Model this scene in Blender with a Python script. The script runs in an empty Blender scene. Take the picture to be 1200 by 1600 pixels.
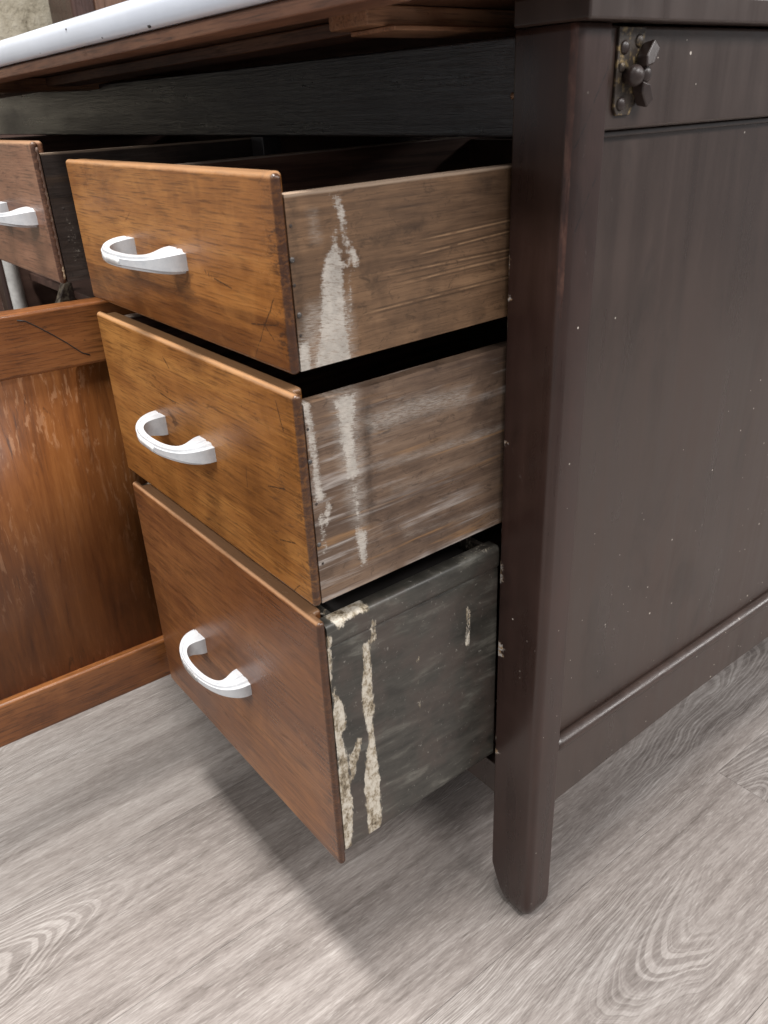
import bpy, bmesh, math, random
import numpy as np
from mathutils import Matrix, Vector
random.seed(7)
S = bpy.context.scene
COL = S.collection

# ------------------------------------------------------------------ camera
cd = bpy.data.cameras.new('camera')
cam = bpy.data.objects.new('camera', cd); COL.objects.link(cam)
cd.sensor_fit = 'VERTICAL'; cd.sensor_height = 24.0; cd.sensor_width = 18.0
cd.lens = 1268.99/1600*24.0
cd.clip_start = 0.01; cd.clip_end = 60
rx = Vector((0.61842, 0.7848, -0.04062)); ux = Vector((-0.33224, 0.30795, 0.89151)); fx = Vector((-0.71216, 0.53783, -0.45118))
M = Matrix((rx, ux, -fx)).transposed().to_4x4()
M.translation = Vector((0.35448, -0.42326, 0.74424))
cam.matrix_world = M
cd.dof.use_dof = True; cd.dof.focus_distance = 0.72; cd.dof.aperture_fstop = 11.0
S.camera = cam

# ------------------------------------------------------------------ world and lamps (indoor ceiling fixtures, one added sheen light)
W = bpy.data.worlds.new('World'); S.world = W; W.use_nodes = True
W.node_tree.nodes['Background'].inputs[0].default_value = (0.95, 0.97, 1.0, 1)
W.node_tree.nodes['Background'].inputs[1].default_value = 0.37
def area(name, loc, sx, sy, power, col, target=None):
    l = bpy.data.lights.new(name, 'AREA'); l.shape = 'RECTANGLE'; l.size = sx; l.size_y = sy
    l.energy = power; l.color = col
    o = bpy.data.objects.new(name, l); COL.objects.link(o); o.location = loc
    if target is not None:
        o.rotation_euler = (Vector(target)-Vector(loc)).to_track_quat('-Z', 'Y').to_euler()
    return o
area('ceiling_lamp_over_front', (-0.12, -0.50, 2.75), 1.2, 0.26, 108, (1.0, 0.97, 0.93))
area('ceiling_lamp_front', (-0.2, -3.0, 2.75), 1.6, 0.6, 112, (1.0, 0.97, 0.93))
area('ceiling_lamp_side', (2.2, 0.7, 2.75), 0.9, 1.8, 110, (1.0, 0.97, 0.95))
area('added_sheen_light', (3.0, 4.6, 2.75), 1.2, 3.0, 240, (1.0, 0.97, 0.95))  # unseen light, added to give the side panel a broad sheen
S.view_settings.view_transform = 'Standard'; S.view_settings.look = 'None'
S.view_settings.gamma = 1.0; S.view_settings.exposure = 0.0
S.view_settings.use_curve_mapping = False
S.render.engine = 'CYCLES'
S.render.resolution_x = 768; S.render.resolution_y = 1024

# ------------------------------------------------------------------ node helpers
class NB:
    def __init__(s, name):
        s.m = bpy.data.materials.new(name); s.m.use_nodes = True
        s.t = s.m.node_tree; s.bsdf = s.t.nodes['Principled BSDF']
    def n(s, typ, ins=(), **props):
        nd = s.t.nodes.new(typ)
        for k, v in props.items(): setattr(nd, k, v)
        for k, v in (ins.items() if isinstance(ins, dict) else enumerate(ins)):
            if v is None: continue
            s.put(nd.inputs[k], v)
        return nd
    def put(s, sock, v):
        if isinstance(v, bpy.types.NodeSocket): s.t.links.new(v, sock)
        elif isinstance(v, tuple) and len(v) == 3 and sock.type == 'RGBA': sock.default_value = (*v, 1)
        else: sock.default_value = v
    def co(s): return s.n('ShaderNodeTexCoord').outputs['Object']
    def rnd(s): return s.n('ShaderNodeObjectInfo').outputs['Random']
    def attr(s, name): return s.n('ShaderNodeAttribute', attribute_name=name).outputs['Fac']
    def ma(s, op, a, b=None, c=None, clamp=False): return s.n('ShaderNodeMath', (a, b, c), operation=op, use_clamp=clamp).outputs[0]
    def vscale(s, v, k): return s.n('ShaderNodeVectorMath', (v, k), operation='MULTIPLY').outputs[0]
    def vadd(s, v, k): return s.n('ShaderNodeVectorMath', (v, k), operation='ADD').outputs[0]
    def sep(s, v): return s.n('ShaderNodeSeparateXYZ', (v,)).outputs
    def comb(s, x, y, z): return s.n('ShaderNodeCombineXYZ', (x, y, z)).outputs[0]
    def noise(s, v, scale=1., detail=3., rough=.55, dist=0.):
        return s.n('ShaderNodeTexNoise', {'Vector': v, 'Scale': scale, 'Detail': detail, 'Roughness': rough, 'Distortion': dist}).outputs[0]
    def noise1(s, w, scale=1., detail=2., rough=.5):
        return s.n('ShaderNodeTexNoise', {'W': w, 'Scale': scale, 'Detail': detail, 'Roughness': rough}, noise_dimensions='1D').outputs[0]
    def vor(s, v, scale): return s.n('ShaderNodeTexVoronoi', {'Vector': v, 'Scale': scale}).outputs
    def mr(s, v, a, b, c=0., d=1., smooth=True):
        return s.n('ShaderNodeMapRange', (v, a, b, c, d), interpolation_type='SMOOTHSTEP' if smooth else 'LINEAR').outputs[0]
    def mix(s, f, a, b, blend='MIX'):
        nd = s.t.nodes.new('ShaderNodeMix'); nd.data_type = 'RGBA'; nd.blend_type = blend
        s.put(nd.inputs[0], f); s.put(nd.inputs[6], a); s.put(nd.inputs[7], b); return nd.outputs[2]
    def ramp(s, f, stops):
        nd = s.n('ShaderNodeValToRGB', (f,)); e = nd.color_ramp.elements
        while len(e) < len(stops): e.new(.5)
        for el, (p, c) in zip(e, stops): el.position = p; el.color = (*c, 1)
        return nd.outputs[0]
    def bump(s, h, strength=.3, dist=.001):
        return s.n('ShaderNodeBump', {'Height': h, 'Strength': strength, 'Distance': dist}).outputs[0]
    def out(s, col, rough, normal=None, metal=None, spec=None, coat=None):
        s.put(s.bsdf.inputs['Base Color'], col); s.put(s.bsdf.inputs['Roughness'], rough)
        if normal is not None: s.put(s.bsdf.inputs['Normal'], normal)
        if metal is not None: s.put(s.bsdf.inputs['Metallic'], metal)
        if spec is not None: s.put(s.bsdf.inputs['Specular IOR Level'], spec)
        if coat is not None: s.put(s.bsdf.inputs['Coat Weight'], coat); s.put(s.bsdf.inputs['Coat Roughness'], .25)
        return s.m

def seg(b, u, v, s_, w):
    u0, v0, u1, v1 = s_; L2 = (u1-u0)**2+(v1-v0)**2
    du = b.ma('SUBTRACT', u, u0); dv = b.ma('SUBTRACT', v, v0)
    t = b.ma('DIVIDE', b.ma('ADD', b.ma('MULTIPLY', du, u1-u0), b.ma('MULTIPLY', dv, v1-v0)), L2, clamp=True)
    ex = b.ma('SUBTRACT', du, b.ma('MULTIPLY', t, u1-u0)); ey = b.ma('SUBTRACT', dv, b.ma('MULTIPLY', t, v1-v0))
    return b.mr(b.ma('SQRT', b.ma('ADD', b.ma('MULTIPLY', ex, ex), b.ma('MULTIPLY', ey, ey))), w*.4, w, 1., 0.)
AX = {'x': (0, 1, 2), 'y': (1, 0, 2), 'z': (2, 0, 1)}
def grain_coords(b, axis, seed, along, across):
    k = [across]*3; k[AX[axis][0]] = along
    return b.vadd(b.vscale(b.co(), tuple(k)), (seed*3.7, seed*5.3, seed*1.9))

def varnished(name, axis, seed, dark, mid, light, rough=.34, dents=.5, edge=None, red=0., board=None, scratches=()):
    """honey/brown varnished old hardwood; edge=(x0,x1,z0,z1): worn bruised edges; board=z of a glue line"""
    b = NB(name); P = b.co()
    g1 = b.noise(grain_coords(b, axis, seed, 3., 16.), 1., 4., .6, .6)
    g2 = b.noise(grain_coords(b, axis, seed+4, 12., 150.), 1., 6., .7, .5)
    fib = b.noise(grain_coords(b, axis, seed+9, 30., 700.), 1., 4., .6)
    big = b.noise(b.vadd(P, (seed, seed, 0)), 7., 3., .55)
    v = b.ma('ADD', b.ma('MULTIPLY', g1, .50), b.ma('ADD', b.ma('MULTIPLY', g2, .38), b.ma('MULTIPLY', big, .27)))
    if board is not None:
        z = b.sep(P)[2]; x = b.sep(P)[0]
        step = b.mr(b.ma('ADD', z, b.ma('MULTIPLY', b.noise(b.vscale(P, (9., 1., 1.)), 1., 2.), .006)), board-.001, board+.001, -.13, .0)
        v = b.ma('ADD', v, step)
    col = b.ramp(v, [(.40, dark), (.56, mid), (.72, light)])
    pores = b.mr(fib, .48, .66, 0., 1.)
    col = b.mix(b.ma('MULTIPLY', pores, .55), col, tuple(c*.30 for c in dark))
    # old dark blotches, flecks and dents
    bl = b.mr(b.noise(grain_coords(b, axis, seed+2, 16., 46.), 1., 5., .7, 1.2), .60, .72, 0., 1.)
    col = b.mix(b.ma('MULTIPLY', bl, dents), col, (dark[0]*.22, dark[1]*.2, dark[2]*.2))
    pat = b.noise(b.vadd(P, (seed*.7, 0., seed*.3)), 13., 4., .65, .8)
    col = b.mix(b.mr(pat, .50, .68, 0., .34), col, (dark[0]*.75, dark[1]*.62, dark[2]*.6))
    col = b.mix(b.mr(pat, .48, .32, 0., .25), col, (min(1, light[0]*1.15), light[1]*1.15, light[2]*1.2))
    sc = b.mr(b.noise(b.vadd(b.vscale(P, (130., 130., 420.)), (seed, 0, 0)), 1., 2., .6, .3), .71, .75, 0., 1.)
    col = b.mix(b.ma('MULTIPLY', sc, dents), col, (.02, .012, .008))
    h = b.ma('ADD', fib, b.ma('MULTIPLY', big, 1.6))
    rg = b.ma('ADD', b.mr(big, .3, .7, rough-.07, rough+.1), b.ma('MULTIPLY', bl, .15))
    if edge:
        x, y, z = b.sep(P)
        wob = b.ma('MULTIPLY', b.ma('SUBTRACT', b.noise(b.vscale(P, (60., 60., 60.)), 1., 4., .7), .5), .012)
        dx = b.ma('SUBTRACT', edge[1], x)
        dr = b.ma('ADD', dx, wob)
        bru = b.noise(b.vadd(b.vscale(P, (110., 110., 260.)), (seed, 2., seed)), 1., 5., .75, 1.)
        near = b.mr(dr, .002, .024, 1., 0.)
        m = b.ma('MULTIPLY', b.ma('MULTIPLY', near, b.mr(bru, .48, .60, 0., 1.)), b.mr(b.noise(b.vscale(P, (20., 20., 24.)), 1., 3.), .40, .60, .15, 1.))
        col = b.mix(b.ma('MULTIPLY', m, .85), col, (.022, .012, .008))
        # rubbed bright rim on the top edge, dark grime on the end grain
        dt = b.ma('ADD', b.ma('SUBTRACT', edge[3], z), b.ma('MULTIPLY', wob, .25))
        rim = b.mr(dt, .0008, .0035, 1., 0.)
        col = b.mix(b.ma('MULTIPLY', rim, .55), col, (.42, .25, .14))
        endg = b.mr(dx, .0016, .0036, 1., 0.)
        col = b.mix(b.ma('MULTIPLY', endg, b.mr(bru, .30, .58, .5, .95)), col, (.045, .018, .009))
    if scratches:
        x, y, z = b.sep(P)
        wx = b.ma('ADD', x, b.ma('MULTIPLY', b.ma('SUBTRACT', b.noise(P, 90., 2.), .5), .004))
        brk = b.mr(b.noise(P, 420., 2.), .35, .5, .25, 1.)
        for sg, w in scratches: col = b.mix(b.ma('MULTIPLY', b.ma('MULTIPLY', seg(b, wx, z, sg, w), brk), .85), col, (.015, .009, .006))
    return b.out(col, rg, b.bump(h, .22, .0007), spec=.5)

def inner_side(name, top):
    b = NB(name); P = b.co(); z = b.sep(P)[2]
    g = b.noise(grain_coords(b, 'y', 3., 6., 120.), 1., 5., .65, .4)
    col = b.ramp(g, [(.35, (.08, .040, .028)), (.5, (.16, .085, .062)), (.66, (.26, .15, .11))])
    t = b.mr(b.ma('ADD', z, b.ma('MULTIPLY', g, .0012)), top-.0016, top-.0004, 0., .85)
    col = b.mix(t, col, (.50, .40, .33))  # pale top edge: worn wood plus caught light put into the colour
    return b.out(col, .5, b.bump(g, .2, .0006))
def raw_side(name, seed, dark, mid, light, white, grooves=(), silver=.0, top=None):
    """unvarnished drawer side: grain along y, white paint smears from the 'paint' attribute, stains from 'stain'"""
    b = NB(name); P = b.co(); x, y, z = b.sep(P)
    g1 = b.noise(grain_coords(b, 'y', seed, 5., 60.), 1., 5., .65, .5)
    g2 = b.noise(grain_coords(b, 'y', seed+3, 14., 320.), 1., 5., .7)
    fib = b.noise(grain_coords(b, 'y', seed+5, 40., 1500.), 1., 3., .6)
    big = b.noise(P, 16., 4., .6)
    v = b.ma('ADD', b.ma('MULTIPLY', g1, .5), b.ma('ADD', b.ma('MULTIPLY', g2, .4), b.ma('MULTIPLY', big, .3)))
    col = b.ramp(v, [(.45, dark), (.59, mid), (.75, light)])
    spots = b.mr(b.noise(b.vscale(P, (60., 70., 130.)), 1., 5., .75, 1.2), .54, .68, 0., 1.)
    col = b.mix(b.ma('MULTIPLY', spots, .6), col, tuple(c*.5 for c in dark))
    old = b.mr(b.noise(P, 14., 4., .65, .5), .42, .66, 0., .6)
    col = b.mix(old, col, tuple(c*.8 for c in dark))
    if silver:
        sv = b.mr(b.noise(grain_coords(b, 'y', seed+7, 7., 130.), 1., 5., .7, .4), .50, .72, 0., 1.)
        sv = b.ma('MULTIPLY', sv, b.mr(b.noise(P, 11., 3., .6), .38, .62, 0., 1.))
        col = b.mix(b.ma('MULTIPLY', sv, silver), col, (.40, .36, .33))
        hon = b.mr(b.noise(grain_coords(b, 'y', seed+8, 6., 90.), 1., 4., .6, .4), .54, .68, 0., .8*min(1., silver))
        col = b.mix(hon, col, (.31, .17, .075))
    col = b.mix(b.ma('MULTIPLY', b.mr(fib, .54, .70, 0., 1.), .45), col, tuple(c*.3 for c in dark))
    st = b.mr(b.ma('ADD', b.attr('stain'), b.ma('MULTIPLY', b.ma('SUBTRACT', b.noise(b.vscale(P, (200., 200., 260.)), 1., 4., .7), .5), 2.6)), -.3, 1.8, 0., 1.)
    col = b.mix(b.ma('MULTIPLY', st, .7), col, tuple(c*.35 for c in dark))
    for (y0, z0, y1, z1) in grooves:
        k = (z1-z0)/(y1-y0)
        d = b.ma('ABSOLUTE', b.ma('SUBTRACT', b.ma('SUBTRACT', z, z0), b.ma('MULTIPLY', b.ma('SUBTRACT', y, y0), k)))
        lm = b.ma('MULTIPLY', b.mr(d, .0002, .0006, 1., 0.), b.mr(y, y0, y0+.03, 0., 1.))
        lm = b.ma('MULTIPLY', lm, b.mr(b.noise(b.vscale(P, (10., 60., 10.)), 1., 3.), .36, .56, 0., 1.))
        col = b.mix(b.ma('MULTIPLY', lm, .6), col, (.36, .22, .12))
        lo = b.ma('MULTIPLY', b.mr(b.ma('ABSOLUTE', b.ma('SUBTRACT', b.ma('ADD', d, 0.), .0014)), .0002, .0008, .5, 0.), b.mr(y, y0, y0+.03, 0., 1.))
        col = b.mix(lo, col, tuple(c*.4 for c in dark))
    if top: col = b.mix(b.mr(b.ma('ADD', z, b.ma('MULTIPLY', g2, .002)), top-.0012, top+.0002, 0., .75), col, (.36, .27, .20))  # lighter upper edge, part wear, part painted-in light
    streak = b.noise(b.vadd(b.vscale(P, (160., 160., 1500.)), b.comb(0., 0., b.ma('MULTIPLY', y, 160.))), 1., 5., .75)
    pa = b.ma('ADD', b.attr('paint'), b.ma('MULTIPLY', b.ma('SUBTRACT', streak, .5), 2.4))
    pa = b.ma('ADD', pa, b.ma('MULTIPLY', b.ma('SUBTRACT', b.noise(b.vscale(P, (300., 300., 300.)), 1., 4., .7), .5), 2.2))
    pm = b.mr(pa, .05, .80, 0., 1.)
    pm = b.ma('MULTIPLY', pm, b.mr(b.noise(b.vadd(b.vscale(P, (200., 200., 1500.)), b.comb(0., 0., b.ma('MULTIPLY', y, 420.))), 1., 3., .7), .30, .52, .35, 1.))
    hz = b.ma('MULTIPLY', b.mr(b.ma('ADD', b.attr('haze'), b.ma('MULTIPLY', b.ma('SUBTRACT', g1, .5), 2.)), -.8, 1.2, 0., 1.), b.mr(streak, .38, .62, .15, 1.))
    col = b.mix(b.ma('MULTIPLY', hz, .5), col, tuple(c*.9 for c in white))
    pc = b.mix(b.mr(b.noise(P, 90., 4., .7), .35, .7, 0., 1.), white, tuple(c*.72 for c in white))
    col = b.mix(b.ma('MULTIPLY', pm, .88), col, pc)
    h = b.ma('ADD', b.ma('MULTIPLY', g2, .7), b.ma('MULTIPLY', pm, .5))
    return b.out(col, b.mr(g2, .3, .7, .5, .72), b.bump(h, .35, .0006), spec=.35)

def dark_paint(name, col0, rough=.36, specks=0., wear=False, axis='z', chips=False, sheen=.5, var=1., flat=False, bumpk=.16):
    """dark brown painted/stained carcass"""
    b = NB(name); P = b.co()
    g = b.noise(grain_coords(b, axis, 2., 2.5, 40.), 1., 5., .65, .4)
    big = b.noise(P, 9., 4., .6)
    fib = b.noise(grain_coords(b, axis, 6., 20., 500.), 1., 4., .6)
    v = b.ma('ADD', b.ma('MULTIPLY', g, .6), b.ma('MULTIPLY', big, .4))
    col = b.ramp(v, [(.35, tuple(c*(1-.38*var) for c in col0)), (.5, col0), (.66, tuple(c*(1+.55*var) for c in col0))])
    rg = b.ma('ADD', b.mr(g, .3, .7, rough-.05, rough+.08), b.mr(big, .4, .7, -.03, .05))
    if wear:
        wm = b.mr(b.ma('ADD', b.attr('wear'), b.ma('MULTIPLY', b.ma('SUBTRACT', b.noise(b.vscale(P, (110., 110., 34.)), 1., 6., .75), .5), 4.0)), .15, 1.2, 0., 1.)
        wc = b.ramp(b.noise(b.vscale(P, (150., 150., 40.)), 1., 4., .7), [(.3, (.028, .014, .011)), (.52, (.075, .030, .021)), (.72, (.17, .085, .058))])
        col = b.mix(b.ma('MULTIPLY', wm, .85), col, wc)
    if chips:
        cm = b.mr(b.ma('ADD', b.attr('chip'), b.ma('MULTIPLY', b.ma('SUBTRACT', b.noise(P, 520., 3., .7), .5), 1.8)), .1, .5, 0., 1.)
        cc = b.mix(b.mr(b.noise(P, 300., 2.), .4, .6, 0., 1.), (.55, .52, .49), (.42, .28, .16))
        col = b.mix(b.ma('MULTIPLY', cm, .9), col, cc)
    if wear:
        x, y, z = b.sep(P)
        wob = b.ma('ADD', y, b.ma('MULTIPLY', b.ma('SUBTRACT', b.noise(P, 60., 2.), .5), .003))
        brk = b.mr(b.noise(P, 160., 2.), .40, .55, .1, 1.)
        for sg in ((.029, .757, .004, .714), (.026, .698, .006, .662)):
            col = b.mix(b.ma('MULTIPLY', b.ma('MULTIPLY', seg(b, wob, z, sg, .0007), brk), .8), col, (.008, .006, .006))
    if specks:
        for (sc, sd, r) in ((95., 0., .085), (60., 3., .075), (130., 7., .07)):
            vo = b.vor(b.vadd(b.vscale(P, (0., 1., 1.)) if flat else P, (sd, sd, sd)), sc)
            pick = b.ma('GREATER_THAN', b.sep(vo[1])[0], b.mr(b.sep(P)[2], .30, .55, 1.-specks*5., 1.-specks*.35))
            dm = b.ma('MULTIPLY', b.ma('MULTIPLY', b.mr(vo[0], r*.6, r, 1., 0.), pick), b.mr(b.noise(P, 6.+sd, 2.), .44, .52, 0., 1.))
            col = b.mix(dm, col, (.55, .50, .44))
    gr = b.mr(b.noise(b.vscale(P, (14., 14., 5.)), 1., 6., .7, 1.0), .50, .70, 0., .55)
    col = b.mix(gr, col, tuple(c*.45 for c in col0))
    scr = b.mr(b.noise(b.vscale(P, (35., 35., 12.)), 1., 6., .8, 2.), .66, .70, 0., .12)
    col = b.mix(scr, col, (.30, .26, .24))
    h = g if bumpk < .3 else b.ma('ADD', b.noise(grain_coords(b, axis, 3., 14., 300.), 1., 5., .7, .4), b.ma('MULTIPLY', big, .6))
    return b.out(col, rg, b.bump(h, bumpk, .0006 if bumpk < .3 else .0015), spec=sheen)

def plain(name, col, rough=.5, metal=0., var=.25, scale=40., spec=.5):
    b = NB(name); P = b.co()
    n = b.noise(P, scale, 4., .65)
    c = b.mix(b.mr(n, .3, .7, 0., 1.), tuple(x*(1-var) for x in col), tuple(min(1, x*(1+var*.6)) for x in col))
    return b.out(c, b.mr(n, .3, .7, max(.05, rough-.08), rough+.08), b.bump(n, .1, .0005), metal=metal, spec=spec)

# ------------------------------------------------------------------ mesh helpers
def link(name, me, mat, parent=None, loc=(0, 0, 0), smooth=True):
    o = bpy.data.objects.new(name, me); COL.objects.link(o)
    if mat: me.materials.append(mat)
    if smooth: me.shade_smooth()
    o.location = loc
    if parent: o.parent = parent
    return o
def bevel(o, w, seg=3, ang=35):
    m = o.modifiers.new('bevel', 'BEVEL'); m.width = w; m.segments = seg; m.limit_method = 'ANGLE'
    m.angle_limit = math.radians(ang); m.harden_normals = True
    return o
def boxmesh(name, b):
    x0, x1, y0, y1, z0, z1 = b
    v = [(x0,y0,z0),(x1,y0,z0),(x1,y1,z0),(x0,y1,z0),(x0,y0,z1),(x1,y0,z1),(x1,y1,z1),(x0,y1,z1)]
    f = [(0,3,2,1),(4,5,6,7),(0,1,5,4),(1,2,6,5),(2,3,7,6),(3,0,4,7)]
    me = bpy.data.meshes.new(name); me.from_pydata(v, [], f); return me
def box(name, b, mat, parent=None, bev=.0015, seg=2):
    o = link(name, boxmesh(name, b), mat, parent)
    if bev: bevel(o, bev, seg)
    return o
def prism(name, pts, axis, a0, a1, mat, parent=None, bev=.0015, seg=2):
    """polygon extruded along an axis; pts are the two remaining coordinates in order"""
    i, j, k = AX[axis]; n = len(pts); v = []
    for a in (a0, a1):
        for p in pts:
            c = [0, 0, 0]; c[i] = a; c[j] = p[0]; c[k] = p[1]; v.append(tuple(c))
    f = [tuple(range(n)), tuple(range(2*n-1, n-1, -1))]
    for q in range(n): f.append((q, n+q, n+(q+1) % n, (q+1) % n))
    me = bpy.data.meshes.new(name); me.from_pydata(v, [], f)
    bm = bmesh.new(); bm.from_mesh(me); bmesh.ops.recalc_face_normals(bm, faces=bm.faces); bm.to_mesh(me); bm.free()
    o = link(name, me, mat, parent)
    if bev: bevel(o, bev, seg)
    return o
def rings(name, rs, mat, parent=None, cap=True):
    n = len(rs[0]); v = [tuple(p) for r in rs for p in r]; f = []
    for a in range(len(rs)-1):
        for q in range(n):
            f.append((a*n+q, a*n+(q+1) % n, (a+1)*n+(q+1) % n, (a+1)*n+q))
    if cap: f += [tuple(range(n-1, -1, -1)), tuple(range((len(rs)-1)*n, len(rs)*n))]
    me = bpy.data.meshes.new(name); me.from_pydata(v, [], f)
    bm = bmesh.new(); bm.from_mesh(me); bmesh.ops.recalc_face_normals(bm, faces=bm.faces); bm.to_mesh(me); bm.free()
    return link(name, me, mat, parent)
def empty(name, loc, rot=(0, 0, 0), label=None, cat=None, group=None):
    o = bpy.data.objects.new(name, None); COL.objects.link(o); o.location = loc; o.rotation_euler = rot
    o.empty_display_size = .05
    if label: o['label'] = label; o['category'] = cat
    if group: o['group'] = group
    return o
def sdf(pts, Y, Z):
    """signed distance (positive inside) to a polygon for arrays of points"""
    p = np.array(pts); d = np.full(Y.shape, 1e9); ins = np.zeros(Y.shape, bool)
    for a in range(len(p)):
        ax, ay = p[a]; bx, by = p[(a+1) % len(p)]
        ex, ey = bx-ax, by-ay
        t = np.clip(((Y-ax)*ex+(Z-ay)*ey)/(ex*ex+ey*ey+1e-12), 0, 1)
        d = np.minimum(d, np.hypot(Y-ax-t*ex, Z-ay-t*ey))
        c = ((ay > Z) != (by > Z)) & (Y < ex*(Z-ay)/(ey if abs(ey) > 1e-12 else 1e-12)+ax)
        ins ^= c
    return np.where(ins, d, -d)
def set_attr(me, name, vals):
    a = me.attributes.new(name, 'FLOAT', 'POINT'); a.data.foreach_set('value', np.asarray(vals, np.float32))
def verts(me):
    c = np.empty(len(me.vertices)*3, np.float32); me.vertices.foreach_get('co', c); return c.reshape(-1, 3)
def polyattr(Y, Z, polys, scale=.0035):
    v = np.full(Y.shape, -4.)
    for pts, bias in polys: v = np.maximum(v, np.clip(sdf(pts, Y, Z)/scale, -4, 1.2)+bias+.38)
    return np.clip(v, -4, 1.2)
def gridboard(name, b, mat, parent, step=.0025, bev=.0008, paint=(), stain=(), haze=()):
    """board whose +x face is a fine grid carrying smear masks; the rest is a plain slab"""
    x0, x1, y0, y1, z0, z1 = b
    ny = int((y1-y0)/step)+1; nz = int((z1-z0)/step)+1
    ys = np.linspace(y0, y1, ny); zs = np.linspace(z0, z1, nz)
    v = [(x1, y, z) for z in zs for y in ys]; f = []
    for a in range(nz-1):
        for q in range(ny-1): f.append((a*ny+q, a*ny+q+1, (a+1)*ny+q+1, (a+1)*ny+q))
    n = len(v); loop = [q for q in range(ny)]+[a*ny+ny-1 for a in range(1, nz)]+[(nz-1)*ny+q for q in range(ny-2, -1, -1)]+[a*ny for a in range(nz-2, 0, -1)]
    for q in loop: v.append((x0, v[q][1], v[q][2]))
    L = len(loop)
    for q in range(L): f.append((loop[q], n+q, n+(q+1) % L, loop[(q+1) % L]))
    f.append(tuple(range(n+L-1, n-1, -1)))
    me = bpy.data.meshes.new(name); me.from_pydata(v, [], f)
    bm = bmesh.new(); bm.from_mesh(me); bmesh.ops.recalc_face_normals(bm, faces=bm.faces); bm.to_mesh(me); bm.free()
    c = verts(me)
    set_attr(me, 'paint', polyattr(c[:, 1], c[:, 2], paint)); set_attr(me, 'stain', polyattr(c[:, 1], c[:, 2], stain, .006)); set_attr(me, 'haze', polyattr(c[:, 1], c[:, 2], haze, .006))
    o = link(name, me, mat, parent, smooth=False)
    return o

# ------------------------------------------------------------------ materials
M_leg = dark_paint('dark brown paint leg', (.031, .0155, .0122), .31, specks=.012, wear=True, chips=True)
M_leg2 = dark_paint('dark brown paint strip', (.026, .018, .016), .4, axis='y')
M_side = dark_paint('dark brown paint side', (.042, .0265, .0212), .33, specks=.010, sheen=.55, var=.5, flat=True)
M_railf = dark_paint('blackened varnish rail', (.032, .029, .030), .32, axis='x', bumpk=.42, sheen=.7)
M_inner = dark_paint('dark inner wood', (.085, .046, .035), .55, axis='y')
M_under = varnished('worktop underside wood', 'x', 12., (.055, .022, .012), (.13, .055, .030), (.21, .10, .055), .45, .35)
M_run = varnished('runner wood', 'y', 15., (.14, .055, .028), (.34, .15, .070), (.48, .26, .15), .5, .5)
M_por = plain('white porcelain', (.54, .58, .66), .16, var=.04, scale=15.)
M_nail = plain('old nail steel', (.11, .10, .095), .5, metal=.5, var=.4, scale=500.)
M_hole2 = plain('rusted nail', (.035, .025, .02), .8)
M_hole = plain('dark hole', (.012, .01, .009), .7)

# ------------------------------------------------------------------ floor
def plank_mat():
    b = NB('grey wood-look plank'); P = b.co(); x, y, z = b.sep(P); r = b.rnd()
    r2 = b.ma('FRACT', b.ma('MULTIPLY', r, 17.31)); r3 = b.ma('FRACT', b.ma('MULTIPLY', r, 91.7))
    sgn = b.ma('SUBTRACT', b.ma('MULTIPLY', b.ma('GREATER_THAN', r2, .5), 2.), 1.)
    off = b.ma('MULTIPLY', r, 60.)
    Q = b.comb(x, y, off)
    wob = b.noise(b.vscale(Q, (9., 3.2, 1.)), 1., 3., .55)
    wob2 = b.noise(b.vscale(Q, (45., 16., 1.)), 1., 3., .6)
    xc = b.ma('ADD', b.ma('SUBTRACT', x, b.ma('MULTIPLY', b.ma('SUBTRACT', r3, .5), .11)), b.ma('MULTIPLY', b.ma('SUBTRACT', wob, .5), .05))
    k = b.mr(r2, 0., 1., 45., 110., False)
    f = b.ma('ADD', b.ma('MULTIPLY', b.ma('MULTIPLY', xc, xc), k), b.ma('MULTIPLY', y, sgn))
    f = b.ma('ADD', f, b.ma('ADD', b.ma('MULTIPLY', wob, .16), b.ma('MULTIPLY', wob2, .016)))
    ring = b.noise1(b.ma('ADD', f, off), 62., 2., .5)
    ringl = b.mr(ring, .44, .60, 0., 1.)
    straight = b.noise(b.vscale(Q, (70., 4.5, 1.)), 1., 6., .7, .4)
    fine = b.noise(b.vscale(Q, (560., 60., 1.)), 1., 4., .7, .3)
    # cathedral figure comes and goes along the board
    cm = b.mr(b.noise(b.vscale(Q, (5., 2.2, 1.)), 1., 2.), .47, .62, .0, 1.)
    v = b.ma('ADD', b.ma('MULTIPLY', b.ma('MULTIPLY', b.ma('SUBTRACT', ringl, .5), .14), cm), b.ma('ADD', b.ma('MULTIPLY', straight, .52), b.ma('MULTIPLY', fine, .40)))
    v = b.ma('ADD', v, b.ma('MULTIPLY', b.ma('SUBTRACT', r3, 1.1), .10))
    cool = b.noise(b.vscale(Q, (7., 2.5, 1.)), 1., 3.)
    v = b.ma('ADD', v, b.ma('MULTIPLY', b.ma('SUBTRACT', cool, .5), .22))
    col = b.ramp(v, [(.25, (.125, .106, .096)), (.38, (.225, .197, .182)), (.50, (.315, .284, .265)), (.66, (.46, .430, .405))])
    dash = b.noise(b.vscale(Q, (900., 70., 1.)), 1., 3., .6, .2)
    col = b.mix(b.ma('MULTIPLY', b.mr(dash, .56, .63, 0., 1.), .20), col, (.11, .094, .084))
    col = b.mix(b.ma('MULTIPLY', b.mr(b.noise(b.vscale(Q, (700., 45., 2.)), 1., 3., .6, .2), .58, .66, 0., 1.), .26), col, (.52, .49, .465))
    col = b.mix(b.mr(cool, .35, .7, 0., .4), col, b.mix(1., col, (.93, .97, 1.0), 'MULTIPLY'))
    h = fine
    return b.out(col, b.mr(straight, .3, .7, .40, .56), b.bump(h, .22, .0006), spec=.42)
M_plank = plank_mat()
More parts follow.
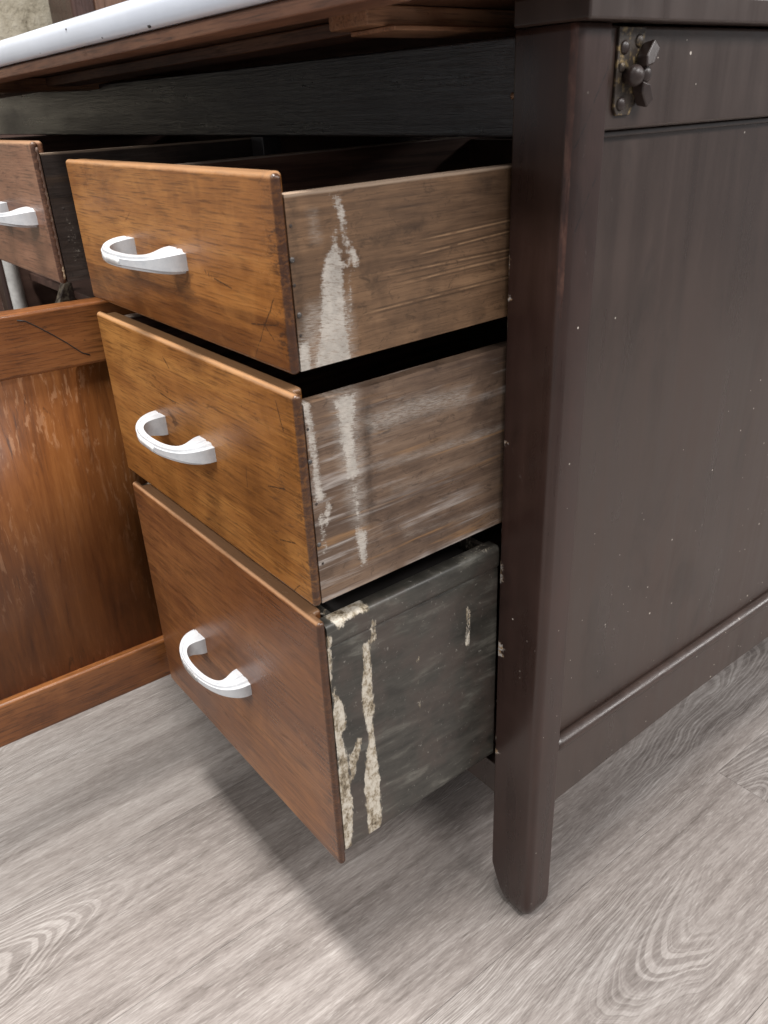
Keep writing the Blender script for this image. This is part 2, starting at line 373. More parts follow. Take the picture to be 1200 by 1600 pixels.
floor = box('floor', (-4.2, 1.6, -1.4, 3.2, -.06, -.008), plain('dark subfloor', (.10, .09, .085), .8), None, 0)  # dark subfloor seen in the plank joints
floor['kind'] = 'structure'
PW, PL, G = .1835, 1.22, .0003
pm = boxmesh('plank', (-PW/2+G/2, PW/2-G/2, -PL/2+G/2, PL/2-G/2, -.010, 0.)); pm.materials.append(M_plank)
bmx = bmesh.new(); bmx.from_mesh(pm)
bmesh.ops.bevel(bmx, geom=[e for e in bmx.edges if all(v.co.z > -.001 for v in e.verts)], offset=.0003, segments=1, affect='EDGES'); bmx.to_mesh(pm); bmx.free()
for i in range(-17, 7):
    off = .33 if i == 0 else [.11, .72, .72, .76, .80, .68][i % 6]+random.uniform(-.08, .08)
    for j in range(-2, 3):
        yc = off-PL/2+j*PL
        if yc+PL/2 < -1.3 or yc-PL/2 > 2.9: continue
        o = bpy.data.objects.new('plank', pm); COL.objects.link(o); o.parent = floor
        o.location = (.0065+PW/2+i*PW, yc, 0)

# ------------------------------------------------------------------ cabinet carcass
cab = empty('kitchen_cabinet', (0, 0, 0), label='old dark brown wooden kitchen cabinet with sliding white porcelain top and open door', cat='cabinet')
LX0, LD, LH = -.051, .031, .78
def leg(x0, x1, y0, y1, name='leg', big=False):
    def ring(z, l, r, fr, bk, R):
        pts = []
        X0, X1, Y0, Y1 = x0+l, x1-r, y0+fr, y1-bk
        rads = {'fl': .0025, 'fr': R, 'br': .0015, 'bl': .0015}
        for (cx, cy, a0, rr) in ((X0, Y0, 180, 'fl'), (X1, Y0, 270, 'fr'), (X1, Y1, 0, 'br'), (X0, Y1, 90, 'bl')):
            q = rads[rr]; ox = cx+(q if cx == X0 else -q); oy = cy+(q if cy == Y0 else -q)
            for s in range(7):
                a = math.radians(a0+15*s); pts.append((ox+q*math.cos(a), oy+q*math.sin(a), z))
        return pts
    zs = [0, .002, .005, .009, .014, .020, .027, .036, .047]+list(np.arange(.052, LH, .004))+[LH]
    rs = []
    for z in zs:
        t = max(0., 1-z/.047); u = max(0., 1-z/.022); tip = max(0., 1-z/.006)
        rs.append(ring(z, .021*t**1.15+.003*tip, .007*u**2+.002*tip, .005*u**2+.002*tip, .006*u**2, .0075))
    o = rings(name, rs, M_leg, cab)
    c = verts(o.data); z = c[:, 2]
    w = np.full(len(c), -2.); fil = (c[:, 0] > x1-.0066) & (c[:, 1] < y0+.0036)
    w[fil] = np.clip((z[fil]-.58)/.08, -2, 1.25); set_attr(o.data, 'wear', w)
    chip = np.full(len(c), -4.)
    for (cx, cz, ry, rz, k) in CH:
        chip = np.maximum(chip, 1-np.hypot((c[:, 0]-x0-cx)/ry, (z-cz)/rz)+k-.2*(c[:, 1]-y0 > .006)*10)
    set_attr(o.data, 'chip', np.clip(chip, -4, 1.2))
    return o
CH = [(.001, .640, .003, .020, -.45), (.002, .617, .005, .004, -.2), (.001, .598, .002, .014, -.5), (.005, .584, .005, .003, -.3), (.0008, .545, .002, .012, -.8),
      (.0025, .507, .004, .003, -.1), (.0008, .49, .0012, .02, -.5), (.0008, .43, .0018, .015, -.6), (.001, .396, .0022, .008, .1), (.0015, .386, .0018, .006, .1), (.002, .316, .0022, .006, .2), (.003, .309, .003, .003, .3),
      (.0008, .212, .0014, .004, .1), (.0015, .196, .0025, .004, .1), (.03, .205, .0010, .0025, .2), (.038, .405, .0012, .010, -.5), (.020, .615, .004, .003, -.5), (.030, .33, .003, .02, -1.)]
leg(LX0, 0, 0, LD)
leg(LX0, 0, .665, .70)
leg(-1.505, -1.455, 0, LD); leg(-1.505, -1.455, .665, .70)
# side: upper rail, sunk panel, lower rail with moulded top edge and slightly arched foot line
box('side_rail', (-.022, -.0040, LD, .665, .7216, .7795), M_side, cab, .0025, 3)
box('groove_strip', (-.020, -.0085, LD, .665, .7172, .7214), M_leg2, cab, .0015)
box('side_panel', (-.021, -.0125, LD-.004, .67, .17, .7205), M_side, cab, .001)
arch = [(LD, .1445)]+[(LD+(.665-LD)*t, .1445+.010*math.sin(math.pi*t)) for t in (.15, .3, .45, .6, .75, .9)]+[(.665, .1445), (.665, .2085), (LD, .2085)]
prism('lower_side_rail', [(-.0, 0)], 'x', 0, 0, M_side, None) if False else None
lr = prism('lower_side_rail', arch, 'x', -.022, -.0035, M_side, cab, .001)
rs = []
for yy in np.linspace(LD, .665, 60):
    rs.append([(-.0125, yy, .2175), (-.0080, yy, .2168), (-.0040, yy, .2140), (-.0018, yy, .2107), (-.0022, yy, .2087), (-.0125, yy, .2087)])
rings('side_moulding', rs, M_side, cab)
box('left_side_panel', (-1.50, -1.49, LD, .665, .03, .78), M_inner, cab, .001)  # brought down near the floor to keep light from entering below
box('back_panel', (-1.48, -.02, .675, .685, .03, .79), M_inner, cab, .001)  # lower edge extended to block light from behind, under the cabinet
box('floor_board', (-1.48, -.022, .034, .67, .150, .164), M_inner, cab, .001)
box('bottom_rail', (-1.44, -.0525, .010, .030, .128, .166), M_side, cab, .002)
box('partition', (-.401, -.389, .032, .67, .166, .7185), M_inner, cab, .001)
box('stile', (-.4055, -.3836, .0098, .030, .168, .7188), M_railf, cab, .001)
box('front_rail', (-1.453, -.0518, .0105, .0305, .7192, .7775), M_railf, cab, .0015)
for zz in (.588, .428):
    box('drawer_runner', (-.07, -.053, .05, .52, zz-.012, zz-.001), M_inner, cab, .001)
    box('drawer_runner', (-.386, -.37, .05, .52, zz-.012, zz-.001), M_inner, cab, .001)
box('rear_filler', (-.05, -.024, .04, .52, .166, .719), M_inner, cab, .001)
box('shelf', (-1.48, -.42, .06, .53, .44, .455), M_inner, cab, .002)
box('shelf', (-1.48, -.42, .05, .53, .355, .370), M_inner, cab, .002)
bz = NB('chipped beige edge'); P = bz.co()
M_bz = bz.out(bz.mix(bz.mr(bz.noise(P, 60., 4., .7), .42, .58, 0., 1.), (.035, .022, .017), (.20, .165, .12)), .6)
prism('scroll_bracket', [(.004, .33), (.022, .345), (.030, .375), (.020, .40), (.016, .42), (.030, .44), (.045, .47), (.06, .47), (.06, .33)], 'x', -1.225, -1.205, M_bz, cab, .002)
nl = rings('rail_nail', [[(-.0606+.0022*k*math.cos(a), .0104-.0012*(1-k), .7437+.0022*k*math.sin(a)) for a in np.linspace(0, 2*math.pi, 9)[:-1]] for k in (1., .7, .15)], plain('copper nail', (.30, .16, .09), .4, .3), cab)
# frame of the top above the legs
box('top_frame', (-.0505, .0088, -.0015, .70, .7806, .7958), M_side, cab, .0018, 3)
box('top_frame', (-1.51, -1.455, -.0015, .70, .7806, .7958), M_side, cab, .0018, 3)
box('top_back', (-1.455, -.0505, .46, .70, .779, .7955), M_inner, cab, .001)

# sliding worktop: white porcelain pan with rolled edge, wooden apron, board and runners
wt = empty('worktop', (0, 0, .0040), rot=(0, -.018, .045)); wt.parent = cab
WY = -.172
prof = [(WY+.030, .8070), (WY+.012, .8075), (WY+.006, .8070), (WY+.0022, .8050), (WY+.0005, .8020), (WY, .7990), (WY, .7925), (WY+.0008, .7900), (WY+.0030, .7884), (WY+.0075, .7884), (WY+.0075, .8035), (WY+.030, .8035)]
rings('porcelain_edge', [[(xx, p[0], p[1]) for p in prof] for xx in np.linspace(-1.25, .030, 46)], M_por, wt)
box('porcelain_sheet', (-1.25, .030, WY+.0305, .45, .8036, .8069), M_por, wt, 0)
box('apron', (-1.248, .028, WY+.006, WY+.030, .7800, .7878), M_under, wt, .0012)
box('underboard', (-1.248, .028, WY+.0305, .45, .7965, .8030), M_under, wt, .001)
box('runner', (-.140, -.1005, -.062, .40, .7845, .7962), M_run, wt, .0015)
box('runner', (-.135, -.0905, -.048, .40, .7812, .7842), M_run, wt, .001)
box('runner', (-.80, -.76, -.085, .44, .7820, .7960), M_run, wt, .0015)
box('crosspiece', (-1.13, -.1405, -.02, .02, .786, .7960), M_under, wt, .0015)
M_chip = plain('rust chip', (.03, .025, .022), .8)
for (xx, zz, r) in ((-.176, .7902, .0017), (-.360, .7905, .0008), (-.300, .8000, .0007), (-.245, .7900, .0006)):
    rings('enamel_chip', [[(xx+r*1.4*k*math.cos(a), WY-.0003+(.0006 if k == 1. else 0.)+(.0010 if zz < .795 else 0), zz+r*k*math.sin(a)) for a in np.linspace(0, 2*math.pi, 9)[:-1]] for k in (1., .8, .2)], M_chip, wt)

# clamp bracket on the side rail
br = empty('bracket', (-.0040, .052, .757)); br.parent = cab
bb = NB('worn brass plate'); P = bb.co()
brm = bb.out(bb.mix(bb.mr(bb.noise(P, 160., 4., .7), .50, .66, 0., 1.), (.050, .038, .030), (.28, .20, .095)), .45, bb.bump(bb.noise(P, 300., 3.), .3, .001), metal=.25)
M_knob = plain('dark painted iron', (.032, .020, .017), .40, var=.15, scale=120.)
pl = [(-.009, -.027), (.004, -.027), (.008, -.022), (.008, -.002), (.014, .004), (.014, .0215), (-.012, .0215), (-.012, -.022)]
prism('plate', pl, 'x', .0002, .0022, brm, br, .0006)
def dome(name, y, z, r, h, mat, x=.0022, neck=0.):
    R_ = [[(x, y+r*.8*math.cos(a), z+r*.8*math.sin(a)) for a in np.linspace(0, 2*math.pi, 17)[:-1]]]
    for k in np.linspace(0, .96, 6):
        R_.append([(x+neck+h*k, y+r*math.sqrt(1-k*k)*math.cos(a), z+r*math.sqrt(1-k*k)*math.sin(a)) for a in np.linspace(0, 2*math.pi, 17)[:-1]])
    return rings(name, R_, mat, br)
dome('screw', -.0062, .0105, .0040, .0022, M_knob); dome('screw', .0078, .0140, .0038, .0018, brm); dome('screw', -.0058, -.0205, .0040, .0024, M_knob)
dome('screw', -.0075, .0000, .0030, .0018, brm)
dome('knob', -.002, -.005, .0062, .0055, M_knob, neck=.006)
dome('pivot', .0100, -.0045, .0052, .0030, M_knob, neck=.005)
for sgn in (1, -1):
    z0 = -.0045
    pts = [(.004, z0+sgn*.002), (.0115, z0+sgn*.0035), (.0185, z0+sgn*.0125), (.0125, z0+sgn*.0175), (.0045, z0+sgn*.0085)]
    w_ = prism('wing', pts, 'x', .0040, .0125, M_knob, br, .0012)
    w_.rotation_euler = (0, math.radians(-9*sgn), 0)

# open door hinged beside the drawers (its outer face to the right)
dr = empty('door', (-.395, -.002, .166), rot=(math.radians(-1.0), 0, 0)); dr.parent = cab
DH, DW, RT, RB, ST = .424, .60, .056, .050, .055
M_dr = varnished('door rail wood', 'y', 21., (.080, .026, .008), (.19, .066, .018), (.28, .11, .034), .28, .6)
M_ds = varnished('door stile wood', 'z', 23., (.12, .042, .013), (.24, .090, .028), (.34, .15, .05), .32, .5)
def door_panel_mat():
    b = NB('door panel wood'); P = b.co()
    g1 = b.noise(grain_coords(b, 'z', 31., 4., 30.), 1., 5., .65, .8)
    g2 = b.noise(grain_coords(b, 'z', 33., 14., 220.), 1., 5., .7, .3)
    big = b.noise(P, 8., 3., .6)
    v = b.ma('ADD', b.ma('MULTIPLY', g1, .55), b.ma('ADD', b.ma('MULTIPLY', g2, .35), b.ma('MULTIPLY', big, .2)))
    col = b.ramp(v, [(.38, (.058, .018, .006)), (.55, (.165, .056, .014)), (.74, (.27, .105, .030))])
    # pale vertical rubbed flecks
    fl = b.noise(b.vscale(P, (160., 190., 42.)), 1., 5., .7, .6)
    dens = b.mr(b.noise(b.vadd(P, (0, .3, .1)), 7., 3., .6), .36, .56, 0., 1.)
    fm = b.ma('MULTIPLY', b.mr(fl, .54, .62, 0., 1.), dens)
    col = b.mix(b.ma('MULTIPLY', fm, .42), col, (.40, .22, .12))
    dk = b.mr(b.noise(b.vscale(P, (60., 80., 14.)), 1., 5., .7, .6), .60, .70, 0., .7)
    col = b.mix(dk, col, (.035, .012, .006))
    h = g2
    return b.out(col, b.mr(big, .3, .7, .34, .48), b.bump(h, .25, .0007), spec=.5)
M_dp = door_panel_mat()
box('top_rail', (-.022, 0, -DW, 0, DH-RT, DH), M_dr, dr, .0035, 3)
box('bottom_rail', (-.022, 0, -DW, 0, 0, RB), M_dr, dr, .0035, 3)
box('hinge_stile', (-.0215, -.0005, -ST, 0, RB+.0005, DH-RT-.0005), M_ds, dr, .0025, 3)
box('outer_stile', (-.0215, -.0005, -DW, -DW+ST, RB+.0005, DH-RT-.0005), M_ds, dr, .0025, 3)
box('panel', (-.017, -.0085, -DW+ST-.005, -ST+.005, RB-.005, DH-RT+.005), M_dp, dr, 0)
# crack in the top rail: a thin dark open check
cpts = [(-.2495, .418), (-.243, .4165), (-.234, .410), (-.222, .4005), (-.212, .392), (-.200, .3805), (-.193, .377)]
rs = []
for (yy, zz) in cpts:
    rs.append([(.0002+.0003*0, yy, zz-.0006), (.0005, yy, zz), (.0002, yy, zz+.0006), (-.0006, yy, zz)])
rings('crack', rs, M_hole, dr)

# ------------------------------------------------------------------ drawers
XC, HW = -.2165, .1645
M_hand = None
def handle_mat():
    b = NB('white painted handle'); P = b.co()
    n = b.noise(P, 120., 4., .7); ch = b.mr(b.noise(P, 260., 5., .75), .64, .68, 0., 1.)
    col = b.mix(b.mr(n, .3, .7, 0., 1.), (.45, .47, .50), (.54, .55, .57))
    col = b.mix(b.ma('MULTIPLY', ch, .6), col, (.30, .27, .24))
    return b.out(col, .33, b.bump(n, .25, .0006), spec=.5)
M_hand = handle_mat(); M_badge = plain('bare steel badge', (.50, .50, .50), .35, .6, .35, 500.)
M_badge_w = plain('painted badge', (.70, .71, .72), .4)
def handle(parent, x, z, badge=M_badge_w):
    """bow pull: plan-view arc, flared feet, stepped outer profile"""
    e = empty('handle', (x, 0, z)); e.parent = parent
    A, B = .0555, .0305
    N = 48; rs = []
    for q in range(N+1):
        th = math.pi*q/N
        c_, s_ = math.cos(th), math.sin(th)
        ex = .86
        ox = A*math.copysign(abs(c_)**.92, c_); oy = -B*abs(s_)**ex
        fl = abs(c_)**4
        ti = .0065+.0175*fl
        ia = A-.0070-.0180*fl; ib = B-.0055
        ix = ia*math.copysign(abs(c_)**.92, c_); iy = -ib*abs(s_)**.95
        h = .0046+.0036*abs(c_)**4
        if q in (0, N): oy = iy = .0006
        prof = [(0, -h), (0, h), (.45, h), (.48, h-.0009), (.56, h-.0009), (.60, h-.0002), (.80, h-.0002), (.86, h-.0022), (1., h-.0024), (1., -h+.0024), (.86, -h+.0022), (.80, -h+.0002), (.60, -h+.0002), (.56, -h+.0009), (.48, -h+.0009), (.45, -h)]
        rs.append([(ix+(ox-ix)*t, iy+(oy-iy)*t, zz) for t, zz in prof])
    o = rings('grip', rs, M_hand, e)
    bevel(o, .0003, 2, 25)
    # badge on the outer face
    bp = []
    for th in np.linspace(math.radians(80), math.radians(112), 9):
        c_, s_ = math.cos(th), math.sin(th)
        bp.append((A*math.copysign(abs(c_)**.92, c_), -B*abs(s_)**.86))
    rs = [[(px, py-.0005, -.0024), (px, py-.0005, .0024), (px, py+.0004, .0026), (px, py+.0004, -.0026)] for px, py in bp]
    rings('badge', rs, badge, e)
    return e
def nails(parent, pts, x, r=.0021):
    for (y, z, kind) in pts:
        r = .0019 if kind else .0013
        R_ = [[(x-.0004+(.0009 if k < 1 else 0)*(1 if kind else .55), y+r*k*math.cos(a), z+r*k*math.sin(a)) for a in np.linspace(0, 2*math.pi, 9)[:-1]] for k in (1., .8, .25)]
        rings('nail', R_, M_nail if kind else M_hole2, parent)
def drawer(e, zb, zt, sag, label, fmat, smat, topdrop, paint, stain, nl, badge=M_badge_w, hz=.5, xc=XC, hw=HW, depth=.46, haze=()):
    d = empty('drawer', (xc, -e, zb), rot=(sag, 0, 0), label=label, cat='drawer', group='pulled-out drawers of the cabinet')
    H = zt-zb; l = .0065
    prism('front_board', [(-hw, 0), (hw, 0), (hw, l), (hw-.0125, l), (hw-.0125, .0145), (-hw+.0125, .0145), (-hw+.0125, l), (-hw, l)], 'z', 0, H, fmat, d, .0030, 4)
    loc = lambda ps: [([(y+e, z-zb) for y, z in pts], k) for pts, k in ps]
    gridboard('side_board', (hw-.012, hw-.0012, l+.0003, depth, .001, H-topdrop), smat, d, paint=loc(paint), stain=loc(stain), haze=loc(haze))
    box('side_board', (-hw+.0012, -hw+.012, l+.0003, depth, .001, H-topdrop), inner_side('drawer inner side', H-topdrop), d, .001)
    box('back_board', (-hw+.0125, hw-.0125, depth-.014, depth-.002, .006, H-topdrop-.004), M_inner, d, .001)
    box('bottom_board', (-hw+.0125, hw-.0125, .0148, depth-.0145, .008, .014), M_inner, d, 0)
    nails(d, [(y+e, z-zb, k) for y, z, k in nl], hw-.0012)
    return d

FD, FM, FL = (.120, .042, .010), (.275, .108, .026), (.42, .19, .052)
E1, B1, T1 = .1797, .5996, .7121
E2, B2, T2 = .1794, .4335, .5870
E3, B3, T3 = .1782, .1763, .4194
f1 = varnished('drawer front honey', 'x', 1., FD, FM, FL, .33, .45, (-HW, HW, 0, T1-B1), board=.034, scratches=[((x0-XC, z0-B1, x1-XC, z1-B1), w) for x0, z0, x1, z1, w in ((-.0640,.6440,-.0800,.6245,.0007),(-.0800,.6245,-.0975,.6005,.0005),(-.0955,.6240,-.0660,.6278,.0006),(-.080,.6275,-.070,.618,.0006),(-.1379,.6462,-.1160,.6430,.0007),(-.150,.6505,-.1495,.6480,.0006),(-.146,.6490,-.1455,.6465,.0006),(-.142,.6480,-.1415,.6455,.0006))])
f2 = varnished('drawer front golden', 'x', 2.3, (.090, .034, .009), (.245, .098, .023), (.40, .185, .048), .32, .7, (-HW, HW, 0, T2-B2), scratches=[((x0-XC, z0-B2, x1-XC, z1-B2), w) for x0, z0, x1, z1, w in ((-.0695,.4445,-.0830,.4310,.0006),(-.2446,.573,-.2363,.566,.001),(-.263,.539,-.235,.5375,.0009),(-.0746,.5785,-.0700,.560,.0008),(-.098,.5115,-.076,.517,.0007),(-.090,.4725,-.070,.478,.0007),(-.128,.516,-.130,.500,.0005))])
f3 = varnished('drawer front brown', 'x', 5.1, (.090, .031, .011), (.165, .062, .021), (.27, .112, .035), .32, .35, (-HW, HW, 0, T3-B3))
WH = (.52, .48, .43)
s1 = raw_side('top drawer side wood', 3., top=T1-B1-.0115, dark=(.080, .044, .024), mid=(.160, .090, .048), light=(.26, .150, .080), white=WH,
  grooves=[(y0+E1, z0-B1, y1+E1, z1-B1) for y0, z0, y1, z1 in ((-.0836,.6635,.0044,.6659),(-.0898,.6549,.0047,.6588),(-.1131,.6466,.0054,.6427+.0038),(-.104,.6393,-.0087,.6414),(-.1312,.6261,.006,.6278))])
s2 = raw_side('middle drawer side wood', 8., (.072, .044, .031), (.150, .096, .064), (.24, .160, .108), WH, silver=.95)
d1 = drawer(E1, B1, T1, .0123, 'topmost honey-brown drawer above two others, white paint smear on its side', f1, s1, .0115,
  [([(-.1412,.6795),(-.1396,.6678),(-.1375,.6607),(-.1374,.6396),(-.1376,.6176),(-.1364,.6053),(-.1357,.598),(-.1588,.596),(-.1642,.596),(-.1578,.6186),(-.1545,.6353),(-.1531,.6505),(-.1494,.663),(-.1439,.6684)], -.05),
   ([(-.143,.6979),(-.1347,.6965),(-.1321,.6857),(-.1322,.6737),(-.1274,.6663),(-.1238,.6588),(-.1247,.654),(-.1291,.6546),(-.1331,.6615),(-.1359,.6701),(-.1383,.6838),(-.1402,.6918)], -.35),
   ([(-.1723,.6199),(-.1639,.6183),(-.1643,.595),(-.1748,.594),(-.1776,.602)], -.45), ([(-.1336,.6546),(-.1303,.6513),(-.1325,.6121),(-.1376,.6131)], -.6),
   ([(-.1377,.6593),(-.1306,.6597),(-.1308,.6563),(-.1375,.6565)], -.1)],
  [([(-.1261,.673),(-.0693,.6777),(-.0695,.6691),(-.1122,.6629),(-.1248,.6659)], -.3), ([(-.0235,.6935),(-.0125,.6926),(-.0156,.6855),(-.0223,.6883)], .2),
   ([(-.1239,.6518),(-.1166,.6507),(-.1079,.6377),(-.1173,.6392),(-.1242,.6475)], .0), ([(-.173,.70),(-.164,.70),(-.1653,.5948),(-.1757,.5956)], -.35)],
  [(-.1704,.6841,0),(-.1716,.6658,1),(-.1718,.6516,0),(-.1705,.6343,1),(-.1709,.6222,0)],
  haze=[([(-.1642,.64),(-.134,.64),(-.1325,.597),(-.176,.595),(-.174,.615)], -.3), ([(-.158,.69),(-.153,.69),(-.152,.675),(-.156,.675)], -.4)])
d2 = drawer(E2, B2, T2, .0071, 'middle drawer of the three, golden-brown front and silvery weathered wooden side', f2, s2, .0075,
  [([(-.1745,.5821),(-.169,.5808),(-.1675,.563),(-.1665,.5448),(-.1662,.521),(-.1628,.5129),(-.1658,.5112),(-.1702,.5145),(-.1696,.5407),(-.1711,.5624),(-.1734,.5756)], .15),
   ([(-.1514,.5796),(-.1316,.5796),(-.1323,.5685),(-.1346,.5558),(-.1346,.5355),(-.1326,.5209),(-.1409,.5164),(-.1457,.5196),(-.1457,.5318),(-.1484,.5463),(-.1483,.5595),(-.151,.5731)], -.55),
   ([(-.1411,.4855),(-.1303,.4759),(-.132,.4493),(-.1373,.4494),(-.1405,.4644)], -.3), ([(-.1448,.5176),(-.1328,.5174),(-.1332,.4808),(-.1411,.4855)], -1.2),
   ([(-.1611,.5105),(-.1592,.5046),(-.1626,.4932),(-.1652,.4959)], .1), ([(-.1691,.5026),(-.1665,.5035),(-.1652,.4739),(-.1673,.4728)], -.1)],
  [([(-.0254,.5342),(-.0057,.5415),(-.0096,.5471),(-.0304,.5429)], .1), ([(-.131,.575),(-.118,.57),(-.122,.48),(-.133,.47)], -.3)],
  [(-.1741+.003,.5632,0),(-.1747+.003,.5414,1),(-.1729+.003,.5106,0),(-.1738+.003,.4805,1),(-.1713+.002,.4653,0)],
  haze=[([(-.128,.5608),(-.0761,.5631),(-.0329,.5563),(-.0376,.5466),(-.0765,.5474),(-.123,.5442)], -.35), ([(-.1448,.5176),(-.1328,.5174),(-.1332,.4808),(-.1411,.4855)], .1), ([(-.1514,.5796),(-.1316,.5796),(-.1326,.5209),(-.1457,.5196)], .0), ([(-.12,.525),(.01,.522),(.01,.512),(-.12,.515)], -1.0), ([(-.11,.505),(.01,.500),(.01,.492),(-.11,.495)], -1.2), ([(-.10,.465),(.01,.455),(.01,.447),(-.10,.455)], -1.0)])
handle(d1, -.2305-XC, .6525-B1)
handle(d2, -.2305-XC, .5115-B2)

# bottom drawer: wooden front on a painted tin bread box
d3 = empty('drawer', (XC, -E3, B3), rot=(.0017, 0, 0), label='tall bottom drawer, brown wooden front on a dark tin box with peeling paint', cat='drawer', group='pulled-out drawers of the cabinet')
H3 = T3-B3; l = .0065
prism('front_board', [(-HW, 0), (HW, 0), (HW, l), (HW-.0155, l), (HW-.0155, .0135), (-HW+.0155, .0135), (-HW+.0155, l), (-HW, l)], 'z', 0, H3, f3, d3, .0030, 4)
def tin_mat():
    b = NB('dark grey painted tin'); P = b.co(); x, y, z = b.sep(P)
    cl = b.noise(b.vscale(P, (10., 13., 24.)), 1., 5., .6, .5)
    sm = b.noise(b.vadd(b.vscale(P, (10., 22., 120.)), b.comb(0., 0., b.ma('MULTIPLY', y, 8.))), 1., 5., .7, .5)
    col = b.ramp(b.ma('ADD', b.ma('MULTIPLY', cl, .45), b.ma('MULTIPLY', sm, .55)), [(.38, (.020, .019, .016)), (.52, (.048, .045, .038)), (.66, (.145, .138, .118))])
    br_ = b.mr(b.noise(b.vscale(P, (20., 20., 20.)), 1., 4., .6), .48, .66, 0., .6)
    col = b.mix(br_, col, (.065, .048, .040))
    dust = b.mr(b.noise(b.vscale(P, (260., 260., 200.)), 1., 5., .8), .62, .68, 0., .7)
    col = b.mix(dust, col, (.30, .28, .25))
    sk = b.noise(b.vscale(P, (260., 260., 90.)), 1., 6., .8, .5)
    pa = b.ma('ADD', b.attr('paint'), b.ma('MULTIPLY', b.ma('SUBTRACT', sk, .5), 3.6))
    pm_ = b.ma('MULTIPLY', b.mr(pa, .05, .45, 0., 1.), b.mr(b.noise(P, 700., 3., .7), .30, .46, .70, 1.))
    pc = b.ramp(b.noise(b.vscale(P, (150., 150., 110.)), 1., 6., .75), [(.34, (.07, .05, .03)), (.44, (.27, .22, .15)), (.54, (.52, .47, .39)), (.72, (.62, .59, .52))])
    col = b.mix(pm_, col, pc)
    rg = b.ma('ADD', b.mr(cl, .3, .7, .30, .46), b.ma('MULTIPLY', pm_, .25))
    return b.out(col, rg, b.bump(pm_, .35, .0004), spec=.5)
M_tin = tin_mat()
R3 = [([(-.139,.3839),(-.1348,.3839),(-.1349,.3461),(-.134,.3169),(-.1374,.3052),(-.1353,.283),(-.1333,.2577),(-.1326,.2273),(-.1344,.190),(-.1456,.1865),(-.1463,.2161),(-.147,.2419),(-.1445,.2697),(-.1394,.2902),(-.1405,.3093),(-.1433,.3244),(-.1434,.342),(-.1395,.3592)], .12),
      ([(-.1665,.3481),(-.162,.3392),(-.1616,.317),(-.1663,.3109),(-.1629,.2859),(-.1618,.2567),(-.1617,.2269),(-.1657,.186),(-.1764,.186),(-.1734,.2301),(-.1725,.2613),(-.1689,.2873),(-.1707,.309),(-.1731,.3303)], .15),
      ([(-.151,.2995),(-.1464,.2967),(-.1498,.2848),(-.1571,.2608),(-.1616,.259),(-.1596,.2862)], -.25), ([(-.1674,.4208),(-.1506,.4229),(-.1335,.4212),(-.1321,.4108),(-.1514,.4117),(-.1617,.4067),(-.165,.414)], -.35),
      ([(-.0785,.4218),(-.0694,.4221),(-.0676,.4163),(-.0786,.4188)], .0), ([(-.1325,.4031),(-.1285,.4012),(-.1275,.3805),(-.1328,.3809)], -.3), ([(-.1733,.4083),(-.1668,.4052),(-.1692,.3642),(-.1731,.3538),(-.1739,.3789)], -.3),
      ([(-.0323,.3676),(-.0317,.3671),(-.0330,.3326),(-.0337,.3336)], .3), ([(-.0531,.422),(-.0063,.4205),(-.0049,.4144),(-.0411,.4159)], -.2), ([(-.088,.345),(-.0865,.345),(-.0865,.270),(-.088,.272)], -.35), ([(-.134,.4235),(-.05,.4225),(-.05,.4195),(-.134,.4195)], -.75), ([(-.172,.36),(-.166,.36),(-.165,.30),(-.170,.30)], -.7)]
LOC3 = [([(y+E3, z-B3) for y, z in pts], k) for pts, k in R3]
# tin wall: swept profile (flat side, bead line, rolled rim) along y, then a boxy body behind
XB = HW-.0015; zt3 = H3-.005
prof = []
for z in np.arange(.0135, zt3-.0225, .0028): prof.append((XB, z))
prof += [(XB, zt3-.0215), (XB-.0006, zt3-.0205), (XB+.0004, zt3-.0192), (XB+.0012, zt3-.0175), (XB+.0012, zt3-.0145), (XB+.0012, zt3-.0115), (XB+.0012, zt3-.0085), (XB+.0011, zt3-.0040), (XB+.0004, zt3-.0018), (XB-.0010, zt3-.0004), (XB-.0030, zt3), (XB-.0110, zt3), (XB-.0125, zt3-.001), (XB-.013, zt3-.004), (XB-.013, .0145), (XB-.012, .0125), (XB-.003, .0118), (XB-.0008, .0124)]
tin = rings('tin_wall', [[(p[0], yy, p[1]) for p in prof] for yy in np.linspace(.0070, .1795, 70)], M_tin, d3)
c = verts(tin.data); set_attr(tin.data, 'paint', polyattr(c[:, 1], c[:, 2], LOC3))
tin.data.set_sharp_from_angle(angle=math.radians(40))
tl = link('tin_wall', tin.data.copy(), None, d3); tl.scale = (-1, 1, 1)
box('tin_bottom', (-XB+.0135, XB-.0135, .0225, .1790, .0122, .0150), M_tin, d3, 0)
box('tin_back', (-XB+.0135, XB-.0135, .1740, .1790, .0155, zt3-.004), M_tin, d3, .001)
box('tin_front', (-XB+.0135, XB-.0135, .0145, .0220, .0155, zt3-.002), M_tin, d3, .001)
box('tin_lid', (-XB+.0138, XB-.0138, .0230, .1685, zt3-.016, zt3-.013), M_hole, d3, .001)
for sx in (-1, 1): box('slide', (sx*.10-.01, sx*.10+.01, .02, .45, .0020, .0115), M_inner, d3, .001)
handle(d3, -.2305-XC, .2870-B3, M_badge)

